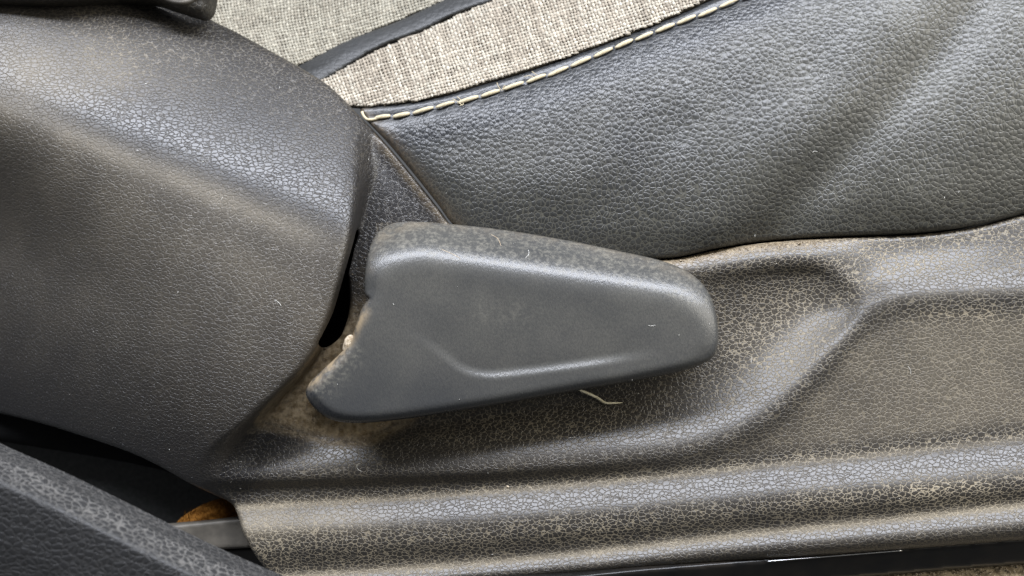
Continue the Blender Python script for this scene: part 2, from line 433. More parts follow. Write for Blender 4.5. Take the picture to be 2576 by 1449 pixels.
l8y = IT([560, 820, 1000, 1200, 1500, 1820, 2180, 2576, 2800], [1462, 1441, 1429, 1414, 1385, 1348, 1311, 1268, 1243]); l8h = l7h - IT([560, 2576], [30, 26])
lw = IT([560, 1200, 1610, 2000, 2576, 2800], [55, 56, 62, 73, 90, 96])
l9y = l8y + lw * .66; l9h = l8h + lw * .35
l8by = l8y + (l9y - l8y) * .14; l8bh = l8h + (l9h - l8h) * .10; l9ay = l8y + (l9y - l8y) * .84; l9ah = l8h + (l9h - l8h) * .92
l10y = l8y + lw; l10h = l9h - 30
TR = np.empty_like(RX)
K = [(l0y-60, l0h-18), (l0y, l0h), (l1y, l1h), (l2y, l2h), (l3y, l3h), (l3by, l3bh), (l4y, l4h), (l5y, l5h), (l6y, l6h), (l6by, l6bh), (l7ay, l7ah), (l7y, l7h), (l7y*.72+l8y*.28, l7h-1.5), (l8y, l8h), (l8by, l8bh), (l9ay, l9ah), (l9y, l9h), (l10y, l10h)]
KY = np.array([k[0] for k in K]); KH = np.array([k[1] for k in K])
for c in range(1, len(KY)): KY[c] = np.maximum(KY[c], KY[c-1] + 8)
for i in range(len(xs)):
    TR[:, i] = pchip(KY[:, i], KH[:, i], ys)
TR = blur(TR, 1.3)
# right end: an even panel with a rounded pocket pressed into it
lin = lambda y: l1h + (l4h - l1h) * np.clip((y - l1y) / (l4y - l1y), 0, 1)
fr = sstep(2230, 2150, xs)
K2 = list(K)
for c, (ky, kh) in enumerate(K):
    if ky is l2y or ky is l3y or ky is l3by: K2[c] = (ky, kh * (1 - fr) + lin(ky) * fr)
KY2 = np.array([k[0] for k in K2]); KH2 = np.array([k[1] for k in K2]); T2 = np.empty_like(RX)
for c in range(1, len(KY2)): KY2[c] = np.maximum(KY2[c], KY2[c-1] + 8)
for i in range(len(xs)): T2[:, i] = pchip(KY2[:, i], KH2[:, i], ys)
T2 = blur(T2, 2.0)
pocket = spline([(1300, 655), (1500, 690), (1640, 690), (1756, 676), (1876, 660), (1990, 646), (2062, 652), (2122, 686), (2168, 730), (2184, 782), (2161, 838), (2101, 898), (2008, 994), (1910, 1066), (1820, 1108), (1700, 1138), (1500, 1162), (1300, 1170)], True)
pdist = nearest(pocket, RX, RY)[0].reshape(RX.shape); pin = inside(pocket, RX, RY).reshape(RX.shape)
pdist = np.where(pin, np.sqrt(pdist**2 + 15**2) - 15, 0)
pw = np.interp(RY, [690, 780, 900], [80, 145, 165]); tt = np.clip(pdist / pw, 0, 1)
T2 -= 60 * (.5 * tt * tt * (3 - 2 * tt) + .5 * (1 - (1 - tt)**2))
T3 = blur(T2, 5); wp = sstep(25, 60, pdist); T2 = blur(T2, 1.2) * (1 - wp) + T3 * wp; T2 = blur(T2, 1.0)
wx = sstep(1480, 1780, RX); TR = TR * (1 - wx) + T2 * wx
# --- recliner bulge
ANG = math.atan(0.414); CA = math.cos(ANG)
BV = (RY - 200 - 0.414 * RX) * CA
vk = [-700, -330, -260, -150, -60, -10, 30, 70, 140, 300, 450, 620, 760, 1000, 1400]
tk = [52, 44, 38, 32, 28, 21, 13, 11, 5, 0, -7, -19, -35, -53, -60]
vv = np.arange(-800, 1500, 2.0); th = np.interp(vv, vk, tk)
kk = np.exp(-.5*(np.arange(-20, 21)/8)**2); kk /= kk.sum(); th = np.convolve(np.pad(th, 20, mode='edge'), kk, 'valid')
hv = np.cumsum(np.tan(np.radians(th))) * 2.0; hv -= hv.max()
BU = np.interp(BV, vv, hv) + 62
BU -= 0.00009 * np.maximum(0, 560 - RX)**2 + 0.00058 * np.maximum(0, 620 - RX)**2 * sstep(60, 420, BV)
CE = spline([(960, 150), (950, 260), (938, 350), (925, 430), (908, 510), (893, 585), (870, 685), (838, 790), (806, 868), (762, 935), (702, 998), (648, 1056), (600, 1112), (565, 1165), (540, 1260), (520, 1500)])
D, _, _, S = nearest(CE, RX, RY, False)
DC = (np.sign(S) * D).reshape(RX.shape)        # >0 on the bulge's side
wl = np.interp(RY, [250, 380, 480, 560, 900, 990, 1060, 1130, 1250], [60, 45, 20, 9, 9, 12, 26, 60, 80])
edge_r = np.interp(RY, [250, 400, 600, 950, 1060, 1200], [90, 95, 60, 46, 30, 10])
t = np.clip(1 - DC / edge_r, 0, 1)
BU2 = BU - edge_r * .55 * (1 - np.sqrt(np.maximum(0, 1 - (t*.97)**2))) * (DC < edge_r)
k = sstep(-1, 1, DC / wl)
TH = TR * (1 - k) + BU2 * k
low = sstep(0, 40, RY - np.interp(RX, xs, l6y - 20))     # the lower roll runs on under the bulge
TH = TH * (1 - low) + TR * low
TH = blur(TH, 1.0)
trimH = Field(X0, Y0, ST, TH)

# --- bolster
yt = IT([700, 905, 1000, 1100, 1240, 1400, 1560, 1700, 1790, 2000, 2576, 2900], [282, 268, 262, 245, 206, 155, 96, 40, 0, -85, -330, -460], 5)
ysn = IT([700, 918, 1010, 1100, 1230, 1350, 1480, 1600, 1740, 1850, 2100, 2576, 2900], [300, 297, 290, 268, 235, 198, 147, 98, 45, 0, -100, -290, -410], 5)
hfx = IT([500, 830, 905, 1000, 1100, 1300, 1560, 1790, 2000, 2576, 2900], [-190, -172, -158, -135, -115, -90, -72, -60, -48, -20, -10])
amp = IT([880, 905, 1000, 1100, 1200, 1400, 1800, 2576, 2900], [3, 7, 24, 48, 72, 102, 114, 116, 118])
BO = np.empty_like(RX)
for i in range(len(xs)):
    a, b = ysn[i], max(l0y[i], ysn[i] + 30)
    hb = l0h[i] + 3
    f = np.array([0, .13, .38, .62, .86, 1.0]); p = np.array([.04, .33, .50, .55, .33, .0])
    base = hfx[i] + (hb - hfx[i]) * f
    yk = np.concatenate([[yt[i] - 40, yt[i]], a + (b - a) * f, [b + 40]])
    hk = np.concatenate([[hfx[i] - 34, hfx[i] - 7], base + amp[i] * p, [hb - 25]])
    BO[:, i] = pchip(yk, hk, ys)
BO = blur(BO, 2.5)
BO -= 19 * lined([(2520, -80), (2400, 90), (2270, 235), (2120, 390), (1985, 540), (1900, 640)], RX, RY, 62)
BO += 13 * lined([(2230, 60), (2080, 270), (1900, 430), (1790, 560)], RX, RY, 95)
BO += 14 * lined([(2620, 120), (2480, 330), (2330, 500)], RX, RY, 110)
BO -= 5 * lined([(1700, 330), (1560, 470), (1430, 560)], RX, RY, 60)
BO += 4 * (fbm(RX, RY, 190, 5) - .5)
SP = spline([(880, 300), (918, 298), (1010, 290), (1100, 269), (1230, 235), (1350, 198), (1480, 147), (1600, 98), (1740, 45), (1850, 2), (1990, -55)])
sd = nearest(SP, RX, RY, False)[0].reshape(RX.shape)
BO -= 3 * np.exp(-(sd / 9)**2)
ss = np.interp(nearest(SP, RX, RY, False)[1], SP[:, 0], np.concatenate([[0], np.cumsum(np.linalg.norm(np.diff(SP, axis=0), axis=1))])).reshape(RX.shape)
below = RY > np.interp(RX, xs, ysn)
BO += 2.0 * np.cos(2 * np.pi * (ss - 62) / 55.5 + np.pi) * np.exp(-sd / 26) * below * (.6 + .8 * fbm(RX, RY, 90, 61))
bolH = Field(X0, Y0, ST, BO)

# --- cushion cloth
CL = np.empty_like(RX)
for i in range(len(xs)): CL[:, i] = hfx[i] - 6 - 1.0 * np.maximum(0, yt[i] - ys) + 14 * (1 - np.exp(-np.maximum(0, yt[i] - ys) / 30)) + np.where(ys > yt[i], -(ys - yt[i]) * .4, 0)
PL = [(700, 250), (785, 182), (905, 115), (1030, 62), (1135, 18), (1240, -30), (1400, -100), (1620, -200)]   # middle of the leather strip
pd, _, _, ps = nearest(spline(PL), RX, RY, False)
pd = pd.reshape(RX.shape)
CL -= 26 * np.exp(-(pd / 40)**2)
CL += 8 * (fbm(RX, RY, 120, 9) - .5)
clothH = Field(X0, Y0, ST, blur(CL, 1.5))

# ================================================================== THE SEAT
seat = thing('car_seat', 'dusty dark grey car seat with beige woven cushion, leather bolster and recline lever', 'car seat', P(1288, 1400, -200))

# ---- moulded side trim
slot = spline([(897, 573), (901, 586), (892, 625), (883, 664), (877, 690), (878, 712), (880, 738), (880, 768), (876, 796), (868, 822), (857, 846), (840, 863), (820, 874), (804, 874), (797, 866), (808, 842), (833, 790), (854, 722), (868, 672), (885, 612)], True, 5)
SK = lambda key: np.stack([xs, key], 1)
top_edge = [(-600, -300), (-200, -300), (250, -300), (420, -60), (520, 42), (600, 84), (680, 128), (752, 168), (822, 212), (872, 258), (905, 292), (960, 350), (1040, 446), (1100, 522), (1140, 572), (1250, 628), (1420, 655), (1600, 656), (1705, 651), (1800, 630), (1900, 614), (2000, 605), (2100, 599), (2300, 591), (2450, 573), (2576, 541), (2850, 459), (3280, 328)]
bot = [(x, float(np.interp(x, xs, l10y))) for x in (3280, 2850, 2576, 2300, 2000, 1700, 1400, 1100, 900, 760)]
out_trim = np.concatenate([spline(top_edge), spline(bot), spline([(700, 1462), (660, 1420), (632, 1380), (610, 1335), (596, 1290), (584, 1268), (540, 1245), (480, 1217), (400, 1172), (330, 1139), (200, 1094), (80, 1058), (-20, 1036), (-300, 985), (-600, 935)])])
L2 = SK(l6y); L3 = SK(l8y); L4 = SK(l4y); L0 = SK(l0y)
sub = lambda L, a, b: [tuple(q) for q in L[(L[:, 0] >= a) & (L[:, 0] <= b)][::12]]
recess = spline([(905, 640), (870, 760), (820, 860), (700, 1000), (655, 1056), (735, 1082), (830, 1108), (920, 1108), (985, 1075), (1040, 1040), (1000, 900), (960, 760), (930, 660)], True)
def film(x, y):
    v = 0.09 + 0.06 * (fbm(x, y, 260, 3) - .3)
    k = np.interp((y - 200 - .414 * x) * CA, [-400, -200, 0, 60, 200, 500, 760], [.06, .05, .035, .18, .20, .11, .02])  # dust film; its fade down the bulge also paints in the shade there
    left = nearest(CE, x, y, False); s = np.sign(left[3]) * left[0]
    k = k + .24 * np.exp(-((x - 60) / 300)**2 - ((y - 180) / 95)**2)  # pale patch paints the warm sheen at the bulge's upper left
    v = np.where(s > -10, k, v)
    flat = sstep(20, 90, y - np.interp(x, xs, l4y)) * sstep(10, 60, np.interp(x, xs, l6y) - y)
    v = v + (.13 + .09 * sstep(2000, 2600, x)) * flat * (s < 0)
    v = v * np.where((s < 0) & (y > 1090), .25 + .75 * np.maximum(sstep(20, 200, -s), sstep(-15, 5, y - np.interp(x, xs, l6y))), 1)  # film cut under the bulge: shade above the ledge put into colour
    v = v + .42 * np.exp(-(np.abs(y - np.interp(x, xs, l6y) - 4) / 9)**2) * (s < 40) * np.interp(x, [560, 1300, 2576], [1.0, .65, .35])
    v = v + .40 * np.exp(-(np.abs(y - np.interp(x, xs, l8y) - 3) / 10)**2) * (s < 40)
    lower = np.exp(-((y - np.interp(x, xs, l6y) - 45) / 40)**2) * (s < 0) * sstep(1150, 640, x)
    v = v + .10 * np.exp(-((x - 2010) / 150)**2 - ((y - 860) / 110)**2) * (s < 0) * sstep(10, -40, y - np.interp(x, xs, l4y))
    v = v + .30 * lower
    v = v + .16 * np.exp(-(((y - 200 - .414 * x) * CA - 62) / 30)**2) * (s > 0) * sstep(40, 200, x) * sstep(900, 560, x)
    dk = sstep(0, 60, np.interp(x, xs, l7y) + 60 - y)
    deep = (s < 0) * (((y < 560) * (x < 1180)) | ((y < 790) * (x < 945)))  # bare dark trim; beside the slot, shade put in as missing dust
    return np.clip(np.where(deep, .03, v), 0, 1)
def net(x, y):
    left = nearest(CE, x, y, False); s = np.sign(left[3]) * left[0]
    v = .26 + .22 * (fbm(x, y, 300, 12) - .4)
    v = v + .35 * np.exp(-(((y - np.interp(x, xs, l8y)) + 45) / 60)**2)
    v = v + .24 * sstep(1700, 1950, x) * sstep(0, 120, np.interp(x, xs, l4y) + 40 - y)
    v = v + .4 * np.exp(-((y - np.interp(x, xs, l6y) + 6) / 14)**2)
    for cx, cy, sx, sy, q in ((1560, 1325, 150, 40, .3), (2350, 1245, 260, 45, .35), (1960, 870, 150, 110, .16), (1350, 1075, 260, 45, .3), (2450, 790, 200, 30, .35), (2350, 650, 250, 45, .15), (760, 1360, 160, 60, .25)):
        v = v + q * np.exp(-((x - cx) / sx)**2 - ((y - cy) / sy)**2)
    sheen_cut = .75 * np.exp(-((y - np.interp(x, xs, l6y) - 48) / 38)**2) * sstep(760, 1000, x) + .6 * np.exp(-((y - np.interp(x, xs, l4y) + 26) / 34)**2) * sstep(900, 1100, x) * (1 - .85 * np.exp(-((x - 2020) / 170)**2)) + .5 * np.exp(-((y - np.interp(x, xs, l8y) - 36) / 22)**2)  # dust net thinned along ridges to bring out their sheen bands
    v = v * np.clip(1 - sheen_cut, .12, 1)
    v = v * np.where((s < 0) & (y > 1090), .3 + .7 * np.maximum(sstep(20, 220, -s), sstep(-15, 5, y - np.interp(x, xs, l6y))), 1)  # net cut under the bulge too, painting the same shade
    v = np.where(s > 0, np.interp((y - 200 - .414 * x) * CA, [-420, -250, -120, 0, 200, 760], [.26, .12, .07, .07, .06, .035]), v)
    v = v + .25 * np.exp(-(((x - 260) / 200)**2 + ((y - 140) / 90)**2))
    deep = (s < 0) * (((y < 560) * (x < 1180)) | ((y < 790) * (x < 945)))  # net held back likewise, darkening the shaded recess by the slot
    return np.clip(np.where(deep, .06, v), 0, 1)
def dirt(x, y):
    ins = inside(recess, x, y); d = nearest(recess, x, y)[0]
    v = np.where(ins, sstep(-10, 25, d), sstep(26, 0, d) * .5)
    left = nearest(CE, x, y, False); s = np.sign(left[3]) * left[0]
    v = v * (s < 6)
    v = v * np.interp(y, [600, 740, 800, 850], [.03, .08, .5, 1])  # dirt thinned upwards, keeping the shaded upper recess dark
    e = np.exp(-((y - np.interp(x, xs, l0y) - 8) / (10 + 10 * fbm(x, y, 90, 4)))**2) * (s < 0) * np.interp(x, [900, 1000, 1150, 1650, 1750, 2050, 2200], [0, .0, .03, .35, .5, .3, .02])
    ed = nearest(spline(top_edge[10:15]), x, y, False)[0]
    e2 = .20 * np.exp(-((ed - 10) / 11)**2) * (.5 + fbm(x, y, 30, 77)) * (s < 0)
    return np.clip(np.maximum(np.maximum(v, e), e2), 0, 1)
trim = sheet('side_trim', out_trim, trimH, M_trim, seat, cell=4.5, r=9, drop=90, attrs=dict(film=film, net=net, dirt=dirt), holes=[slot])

# ---- leather bolster
bl = [(905, 268)] + [(x, float(np.interp(x, xs, yt))) for x in (1000, 1100, 1240, 1400, 1560, 1700, 1790, 2000, 2300, 2576, 2850, 3260)]
out_bol = np.concatenate([spline(bl), spline([(3260, 328), (2850, 453), (2576, 536), (2450, 568), (2300, 586), (2100, 594), (2000, 600), (1900, 609), (1800, 625), (1705, 646), (1600, 651), (1420, 650), (1250, 622), (1142, 566), (1103, 516), (1043, 440), (963, 345), (908, 288)])])
LB = spline([(905, 290), (960, 350), (1040, 446), (1100, 522), (1140, 572)])
def bfilm(x, y): return np.clip(.055 + .05 * (fbm(x, y, 200, 21) - .4) + .05 * sstep(1300, 2500, x) - .10 * np.exp(-((np.interp(x, xs, ysn) + 20 - y) / 60)**2), 0.012, 1)
def bnet(x, y): return np.clip(.05 + .10 * sstep(350, 600, y), 0, 1)
def bdirt(x, y): return np.clip(.55 * np.exp(-(nearest(LB, x, y, False)[0] / 26)**2), 0, 1)
def bgrain(x, y): return np.clip(sstep(4, 50, y - np.interp(x, xs, ysn)) * .75 + .25, 0, 1) * (1 - .8 * np.exp(-(nearest(LB, x, y, False)[0] / 40)**2))
bol = sheet('side_bolster', out_bol, bolH, M_leather, seat, cell=5, r=9, drop=80, attrs=dict(film=bfilm, net=bnet, dirt=bdirt, grain=bgrain))

# stitches: each one its own piece
def stitch_mesh():
    n = 9; L = 1.0; V = []; F = []
    xx = np.linspace(-.5, .5, n); rad = .092 * np.sqrt(np.maximum(.04, 1 - (np.abs(xx) * 1.9)**4 * .9))
    seg = 8
    for i in range(n):
        zc = .06 * (1 - (2 * xx[i])**2) - .05
        for k in range(seg):
            a = 2 * math.pi * k / seg
            V.append((xx[i], rad[i] * math.cos(a), zc + rad[i] * .62 * math.sin(a)))
    for i in range(n - 1):
        for k in range(seg): F.append((i*seg+k, i*seg+(k+1) % seg, (i+1)*seg+(k+1) % seg, (i+1)*seg+k)[::-1])
    F.append(tuple(range(seg))); F.append(tuple((n-1)*seg+k for k in range(seg))[::-1])
    me = bpy.data.meshes.new('stitch'); me.from_pydata(V, [], F); me.polygons.foreach_set('use_smooth', [True]*len(F)); me.materials.append(M_thread); me.update()
    return me
sm = stitch_mesh()
seglen = np.linalg.norm(np.diff(SP, axis=0), axis=1); cum = np.concatenate([[0], np.cumsum(seglen)])
def on_seam(s): return np.array([np.interp(s, cum, SP[:, 0]), np.interp(s, cum, SP[:, 1])])
s = 62.0
so = origin(seat)
while s < cum[-1] - 60:
    Ls = random.uniform(46, 54) * np.interp(s, [60, 160], [.8, 1])
    a = on_seam(s); b = on_seam(s + Ls)
    jit = random.uniform(-1.8, 1.8)
    a = a + (0, 1.6 + jit); b = b + (0, -1.6 + jit)
    pa = P(a[0], a[1], bolH(a[0], a[1]) + 10); pb = P(b[0], b[1], bolH(b[0], b[1]) + 10)
    ex = Vector(pb - pa); ln = ex.length; ex.normalize()
    ez = (AZ - ex * ex.dot(AZ)).normalized(); ey = ez.cross(ex)
    mt = Matrix((ex, ey, ez)).transposed().to_4x4()
    o = bpy.data.objects.new('stitch', sm); col.objects.link(o); o.parent = bol
    kz = random.uniform(.96, 1.14) * 50 / Ls
    o.matrix_basis = Matrix.Translation(Vector((pa + pb) / 2 - so)) @ mt @ Matrix.Diagonal((ln * 1.03, ln * kz, ln * kz, 1))
    s += Ls + random.uniform(7, 10)
# frayed end and loose hairs of the thread
def hair(pts, rad, name='loose_thread', parent=bol, m=M_thread, hf=bolH, lift=6):
    p = spline(pts, step=5); V, F = tube(P(p[:, 0], p[:, 1], hf(p[:, 0], p[:, 1]) + lift), rad * U, 5)
    return mesh_obj(name, V, F, m, parent)
hair([(911, 281), (914, 290), (923, 300), (936, 301), (952, 297)], 4.0, 'thread_end')
for q in ([(1150, 243), (1160, 252), (1166, 262), (1156, 266)], [(1163, 265), (1150, 255), (1138, 248)], [(1262, 228), (1254, 218), (1250, 208)], [(1262, 229), (1270, 215), (1274, 226)], [(1345, 196), (1332, 190), (1318, 194)], [(1352, 190), (1338, 180)]):
    hair(q, .9, lift=9)

# ---- woven cushion cloth
def cloth(name, outline, ang, sp, seed, tints, curve=None):
    base = sheet(name, outline, lambda x, y: clothH(x, y) - 5, M_cloth, seat, cell=9, r=0, drop=30)
    r = np.random.default_rng(seed)
    ca, sa = math.cos(ang), math.sin(ang)
    cx, cy = outline.mean(0)
    ext = np.abs(outline - (cx, cy)).sum(1).max()
    n = int(ext / sp) + 1
    VV = []; FF = []; CC = []; base_i = 0
    seg = 5; aa = np.linspace(-.25*math.pi, 1.25*math.pi, seg)
    for dirn in (0, 1):
        for i in range(-n, n):
            m = 2 * n * 3
            t = (np.arange(m) / 3.0 - n)
            off = i + .5 * 0
            u, v = (t, np.full(m, float(off))) if dirn == 0 else (np.full(m, float(off)), t)
            px = cx + (u * ca + v * sa) * sp; py = cy + (-u * sa + v * ca) * sp * .92
            wx = fbm(px + 50, py, 60, seed) - .5; wy = fbm(px, py + 90, 60, seed + 7) - .5
            qx = px + wx * sp * 1.1; qy = py + wy * sp * 1.1
            if curve is not None: qx, qy = curve(qx, qy)
            ins = inside(outline, qx, qy)
            if not ins.any(): continue
            ph = np.cos(np.pi * (t + off + dirn))
            z = clothH(qx, qy) + sp * .42 * ph + r.normal(0, .35, m)
            rad = sp * (.47 + .12 * (vnoise(t * 10 + i * 37, t * 0 + i * 13 + dirn * 400, 22, seed + 3) - .5) * 3 + .05 * ph)
            Q = P(qx, qy, z)
            edges = np.flatnonzero(np.diff(np.concatenate([[0], ins.astype(int), [0]])))
            tn = tints[r.integers(len(tints))]
            for a, b in zip(edges[::2], edges[1::2]):
                if b - a < 3: continue
                q = Q[a:b]; k = b - a
                tg = np.gradient(q, axis=0); tg /= np.linalg.norm(tg, axis=1)[:, None] + 1e-12
                s_ = np.cross(tg, np.array(AZ)); s_ /= np.linalg.norm(s_, axis=1)[:, None] + 1e-12
                u_ = np.cross(s_, tg)
                rr = rad[a:b, None, None] * U
                V = (q[:, None] + rr * (np.cos(aa)[None, :, None] * s_[:, None] + .72 * np.sin(aa)[None, :, None] * u_[:, None])).reshape(-1, 3)
                I = np.arange(k - 1)[:, None] * seg + np.arange(seg - 1)[None]
                F = np.stack([I, I + 1, I + seg + 1, I + seg], -1).reshape(-1, 4) + base_i
                VV.append(V); FF.append(F); base_i += len(V)
                g = vnoise(t[a:b] * 10 + i * 91, t[a:b] * 0 + i * 17 + dirn * 300, 7, seed + 5)[:, None]
                c = (np.array(tn)[None] * .55 + np.array(tints[0])[None] * .45) * (.40 + .30 * g) * np.clip(1 + .16 * ph[a:b, None], .7, 1.2)
                CC.append(np.repeat(np.concatenate([c, np.ones((k, 1))], 1), seg, 0))
    V = np.concatenate(VV); F = np.concatenate(FF); C = np.concatenate(CC)
    o = mesh_obj('woven_yarn', V, F.tolist(), M_yarn, base, dict(tint=C), at=None)
    o['kind'] = 'stuff'
    return base
TINT = [(.74, .68, .57), (.80, .75, .64), (.62, .55, .45), (.48, .41, .33), (.72, .66, .56), (.36, .30, .24)]
out_c1 = np.concatenate([spline([(780, 215), (832, 190), (870, 170), (940, 131), (1060, 81), (1152, 38), (1255, -6), (1400, -70), (1640, -190)]), spline([(2290, -196), (1960, -74), (1790, -6), (1700, 36), (1560, 93), (1400, 151), (1240, 202), (1100, 242), (1000, 260), (905, 268), (860, 262), (800, 240)])])
cloth('cushion_fabric', out_c1, math.radians(18), 8.4, 31, TINT)
out_c2 = np.concatenate([spline([(440, -190), (440, 60), (600, 130), (700, 180), (757, 162), (870, 107), (1000, 52), (1122, -2), (1300, -80), (1500, -190)])])
cloth('cushion_fabric', out_c2, math.radians(12), 8.0, 57, [(.56, .53, .44), (.60, .57, .48), (.50, .46, .38), (.42, .38, .31)], lambda x, y: (x + .0009 * (y - 60)**2, y - .00022 * (x - 700)**2 + 10))

# ---- leather strip between the two cloth panels
_lo = spline([(1650, -180), (1420, -76), (1255, -4), (1152, 35), (1060, 77), (940, 127), (872, 168), (826, 197), (740, 250)]); _lo[:, 1] += 7 * (fbm(_lo[:, 0], _lo[:, 0] * 0 + 7, 34, 15) - .5)
out_s = np.concatenate([spline([(690, 190), (757, 160), (870, 104), (1000, 54), (1122, -2), (1290, -75), (1480, -170)]), _lo])
PS = spline(PL)
def stripH(x, y):
    d = nearest(PS, x, y, False)[0]
    return clothH(x, y) + 40 * np.exp(-(d/40)**2) - 10 - .010 * d * d + 3 * fbm(x, y, 30, 6)
sheet('leather_strip', out_s, stripH, M_strip, seat, cell=4, r=8, drop=40, attrs=dict(film=lambda x, y: .035 + 0*x, net=lambda x, y: .0 + 0*x, dirt=lambda x, y: 0*x, grain=lambda x, y: .8 + 0*x))

# ---- recline lever
out_lev = np.concatenate([spline([(1030, 557), (1100, 561), (1240, 575), (1400, 600), (1560, 632), (1680, 661), (1740, 690), (1778, 728), (1797, 770), (1806, 820), (1806, 868), (1793, 898), (1745, 924), (1600, 957), (1460, 981), (1200, 1026), (1000, 1056), (890, 1064), (832, 1055), (790, 1026), (769, 990), (778, 965), (812, 930), (852, 893), (880, 860), (897, 815), (912, 772), (924, 757), (929, 752)]), spline([(926, 747), (920, 742), (917, 712), (923, 655), (936, 608), (955, 580), (988, 562), (1030, 557)])])
FP = spline([(945, 735), (951, 692), (980, 664), (1061, 648), (1135, 656), (1234, 670), (1333, 685), (1433, 700), (1532, 714), (1631, 729), (1705, 744), (1752, 772), (1782, 812), (1792, 850), (1786, 880), (1742, 906), (1600, 940), (1460, 964), (1200, 1009), (1000, 1039), (890, 1046), (838, 1035), (806, 1010), (792, 988), (818, 952), (868, 900), (896, 862), (914, 800), (932, 768)], True)
SC = spline([(930, 815), (1000, 832), (1060, 858), (1110, 893), (1160, 930), (1220, 945), (1320, 938), (1450, 921), (1570, 904), (1700, 885)])
def leverH(x, y):
    D, _, _, _ = nearest(FP, x, y); s = np.where(inside(FP, x, y), -D, D)
    up = sstep(-190, -70, np.interp(x, [900, 985, 1061, 1234, 1433, 1631, 1705, 1752, 1790], [690, 662, 648, 670, 700, 729, 744, 772, 830]) - y)
    G = lambda t: np.where(t < 1, np.clip(t, 0, 1)**3 - .5 * np.clip(t, 0, 1)**4, t - .5)
    dropv = up * 1.7 * 172 * G((s + 52) / 172) + (1 - up) * 1.1 * 36 * G((s + 16) / 36)
    h = 122 - .03 * (y - 850) - dropv
    d, _, _, sg = nearest(SC, x, y, False); d = np.where(sg < 0, d, -d)          # >0 above the line
    ends = sstep(985, 1260, x) * sstep(1690, 1480, x)
    h -= 10.5 * sstep(-11, 20, d) * np.exp(-np.maximum(d, 0) / 120) * ends
    h += 3.0 * (fbm(x, y, 240, 8) - .5)
    return h
LE = spline([(917, 712), (924, 757), (897, 815), (852, 893), (778, 965)])
TE = spline([(936, 600), (990, 565), (1240, 577), (1560, 634), (1740, 692)])
def lfilm(x, y):
    s = nearest(FP, x, y)[0]; ins = inside(FP, x, y)
    v = np.where(ins, .135, .10)
    v = v - .05 * sstep(860, 1040, y) - .02 * sstep(1100, 850, x) * sstep(780, 900, y)
    return np.clip(v + .08 * (fbm(x, y, 180, 40) - .5), .02, 1)
def ldirt(x, y):
    a = .8 * np.exp(-(nearest(LE, x, y, False)[0] / 14)**2) * sstep(740, 820, y) + .10 * np.exp(-(nearest(TE, x, y, False)[0] / 14)**2)
    a = a + .06 * lined([(1060, 560), (960, 600), (930, 680)], x, y, 14)
    return np.clip(a + .05 * np.exp(-((x - 960) / 60)**2 - ((y - 590) / 30)**2), 0, 1)
def lblot(x, y):
    return np.clip(.3 * np.exp(-((x - 1270) / 90)**2 - ((y - 790) / 40)**2) + .7 * (y < np.interp(x, [950, 1061, 1234, 1631, 1750], [655, 645, 665, 725, 770])) + .9 * lined([(880, 890), (830, 950), (800, 985)], x, y, 30), 0, 1)
lever = sheet('recline_lever', out_lev, leverH, M_lever, seat, cell=3.6, r=7, drop=150, attrs=dict(film=lfilm, dirt=ldirt, blotch=lblot))
# pale scratches worn into the lever's upper face
for q in ([(1235, 590), (1252, 600), (1260, 618)], [(1112, 628), (1140, 640), (1158, 650)]):
    hair(q, 1.0, 'scratch_mark', lever, M_dirt, leverH, -.3)

# ---- backrest above the recliner
out_back = np.concatenate([spline([(-600, -8), (-320, 2), (-100, 9), (60, 11), (200, 7), (330, 2), (385, 5), (430, 19), (478, 34), (508, 40), (524, 28), (531, 4), (540, -90), (545, -318)]), np.array([(300, -318), (-600, -318)])])
def backH(x, y): return -52 - 50 * sstep(120, 330, x) + .6 * np.maximum(0, -y) + 20 * np.exp(-((x - 455) / 50)**2)
back = sheet('backrest', out_back, backH, M_back, seat, cell=5, r=34, drop=45, attrs=dict(film=lambda x, y: .05 + 0*x, net=lambda x, y: .1 + 0*x, dirt=lambda x, y: 0*x))
p = spline([(395, -26), (408, -8), (435, 4), (462, 6), (488, -2), (500, -22)])
V, F = tube(P(p[:, 0], p[:, 1], backH(p[:, 0], p[:, 1]) - 2), 7 * U, 8)
mesh_obj('piping', V, F, M_metal, back)

# ---- dark sheet added behind the trim: stops light leaking, keeps the slot black
out_fr = spline([(-580, 420), (600, 420), (1100, 560), (3250, 600), (3250, 1270), (700, 1420), (560, 1240), (-580, 920)], True, 40)
sheet('light_stop', out_fr, lambda x, y: -420 + 0*x, M_dark, seat, cell=40, r=0, drop=200)

# ================================================================== ROUND THE SEAT
# pillar trim in front, lower left
out_p = np.concatenate([spline([(-640, 868), (-320, 1005), (-150, 1078), (0, 1146), (120, 1199), (300, 1287), (500, 1386), (600, 1431), (720, 1482), (820, 1525)]), np.array([(820, 1800), (-640, 1800)])])
PE = spline([(-640, 868), (-320, 1005), (-150, 1078), (0, 1146), (120, 1199), (300, 1287), (500, 1386), (600, 1431), (720, 1482), (820, 1525)])
def pilH(x, y):
    d = nearest(PE, x, y, False)[0]
    return 400 + np.interp(d, [0, 8, 54, 64, 74, 110, 200, 400], [0, 8, 66, 74, 75, 70, 52, -10])
pil = thing('pillar_trim', 'dark grained door pillar trim with its lit edge painted paler, across the lower left corner', 'trim panel', P(100, 1600, 120))
sheet('panel', out_p, pilH, M_pillar, pil, cell=5, r=8, drop=60, attrs=dict(
    film=lambda x, y: np.interp(nearest(PE, x, y, False)[0], [0, 50, 70, 120], [.07, .07, .04, .04]), net=lambda x, y: np.interp(nearest(PE, x, y, False)[0], [0, 8, 50, 66], [.25, .5, .45, .05]), dirt=lambda x, y: 0*x))  # film and net raised to paint the lit upward-facing edge paler

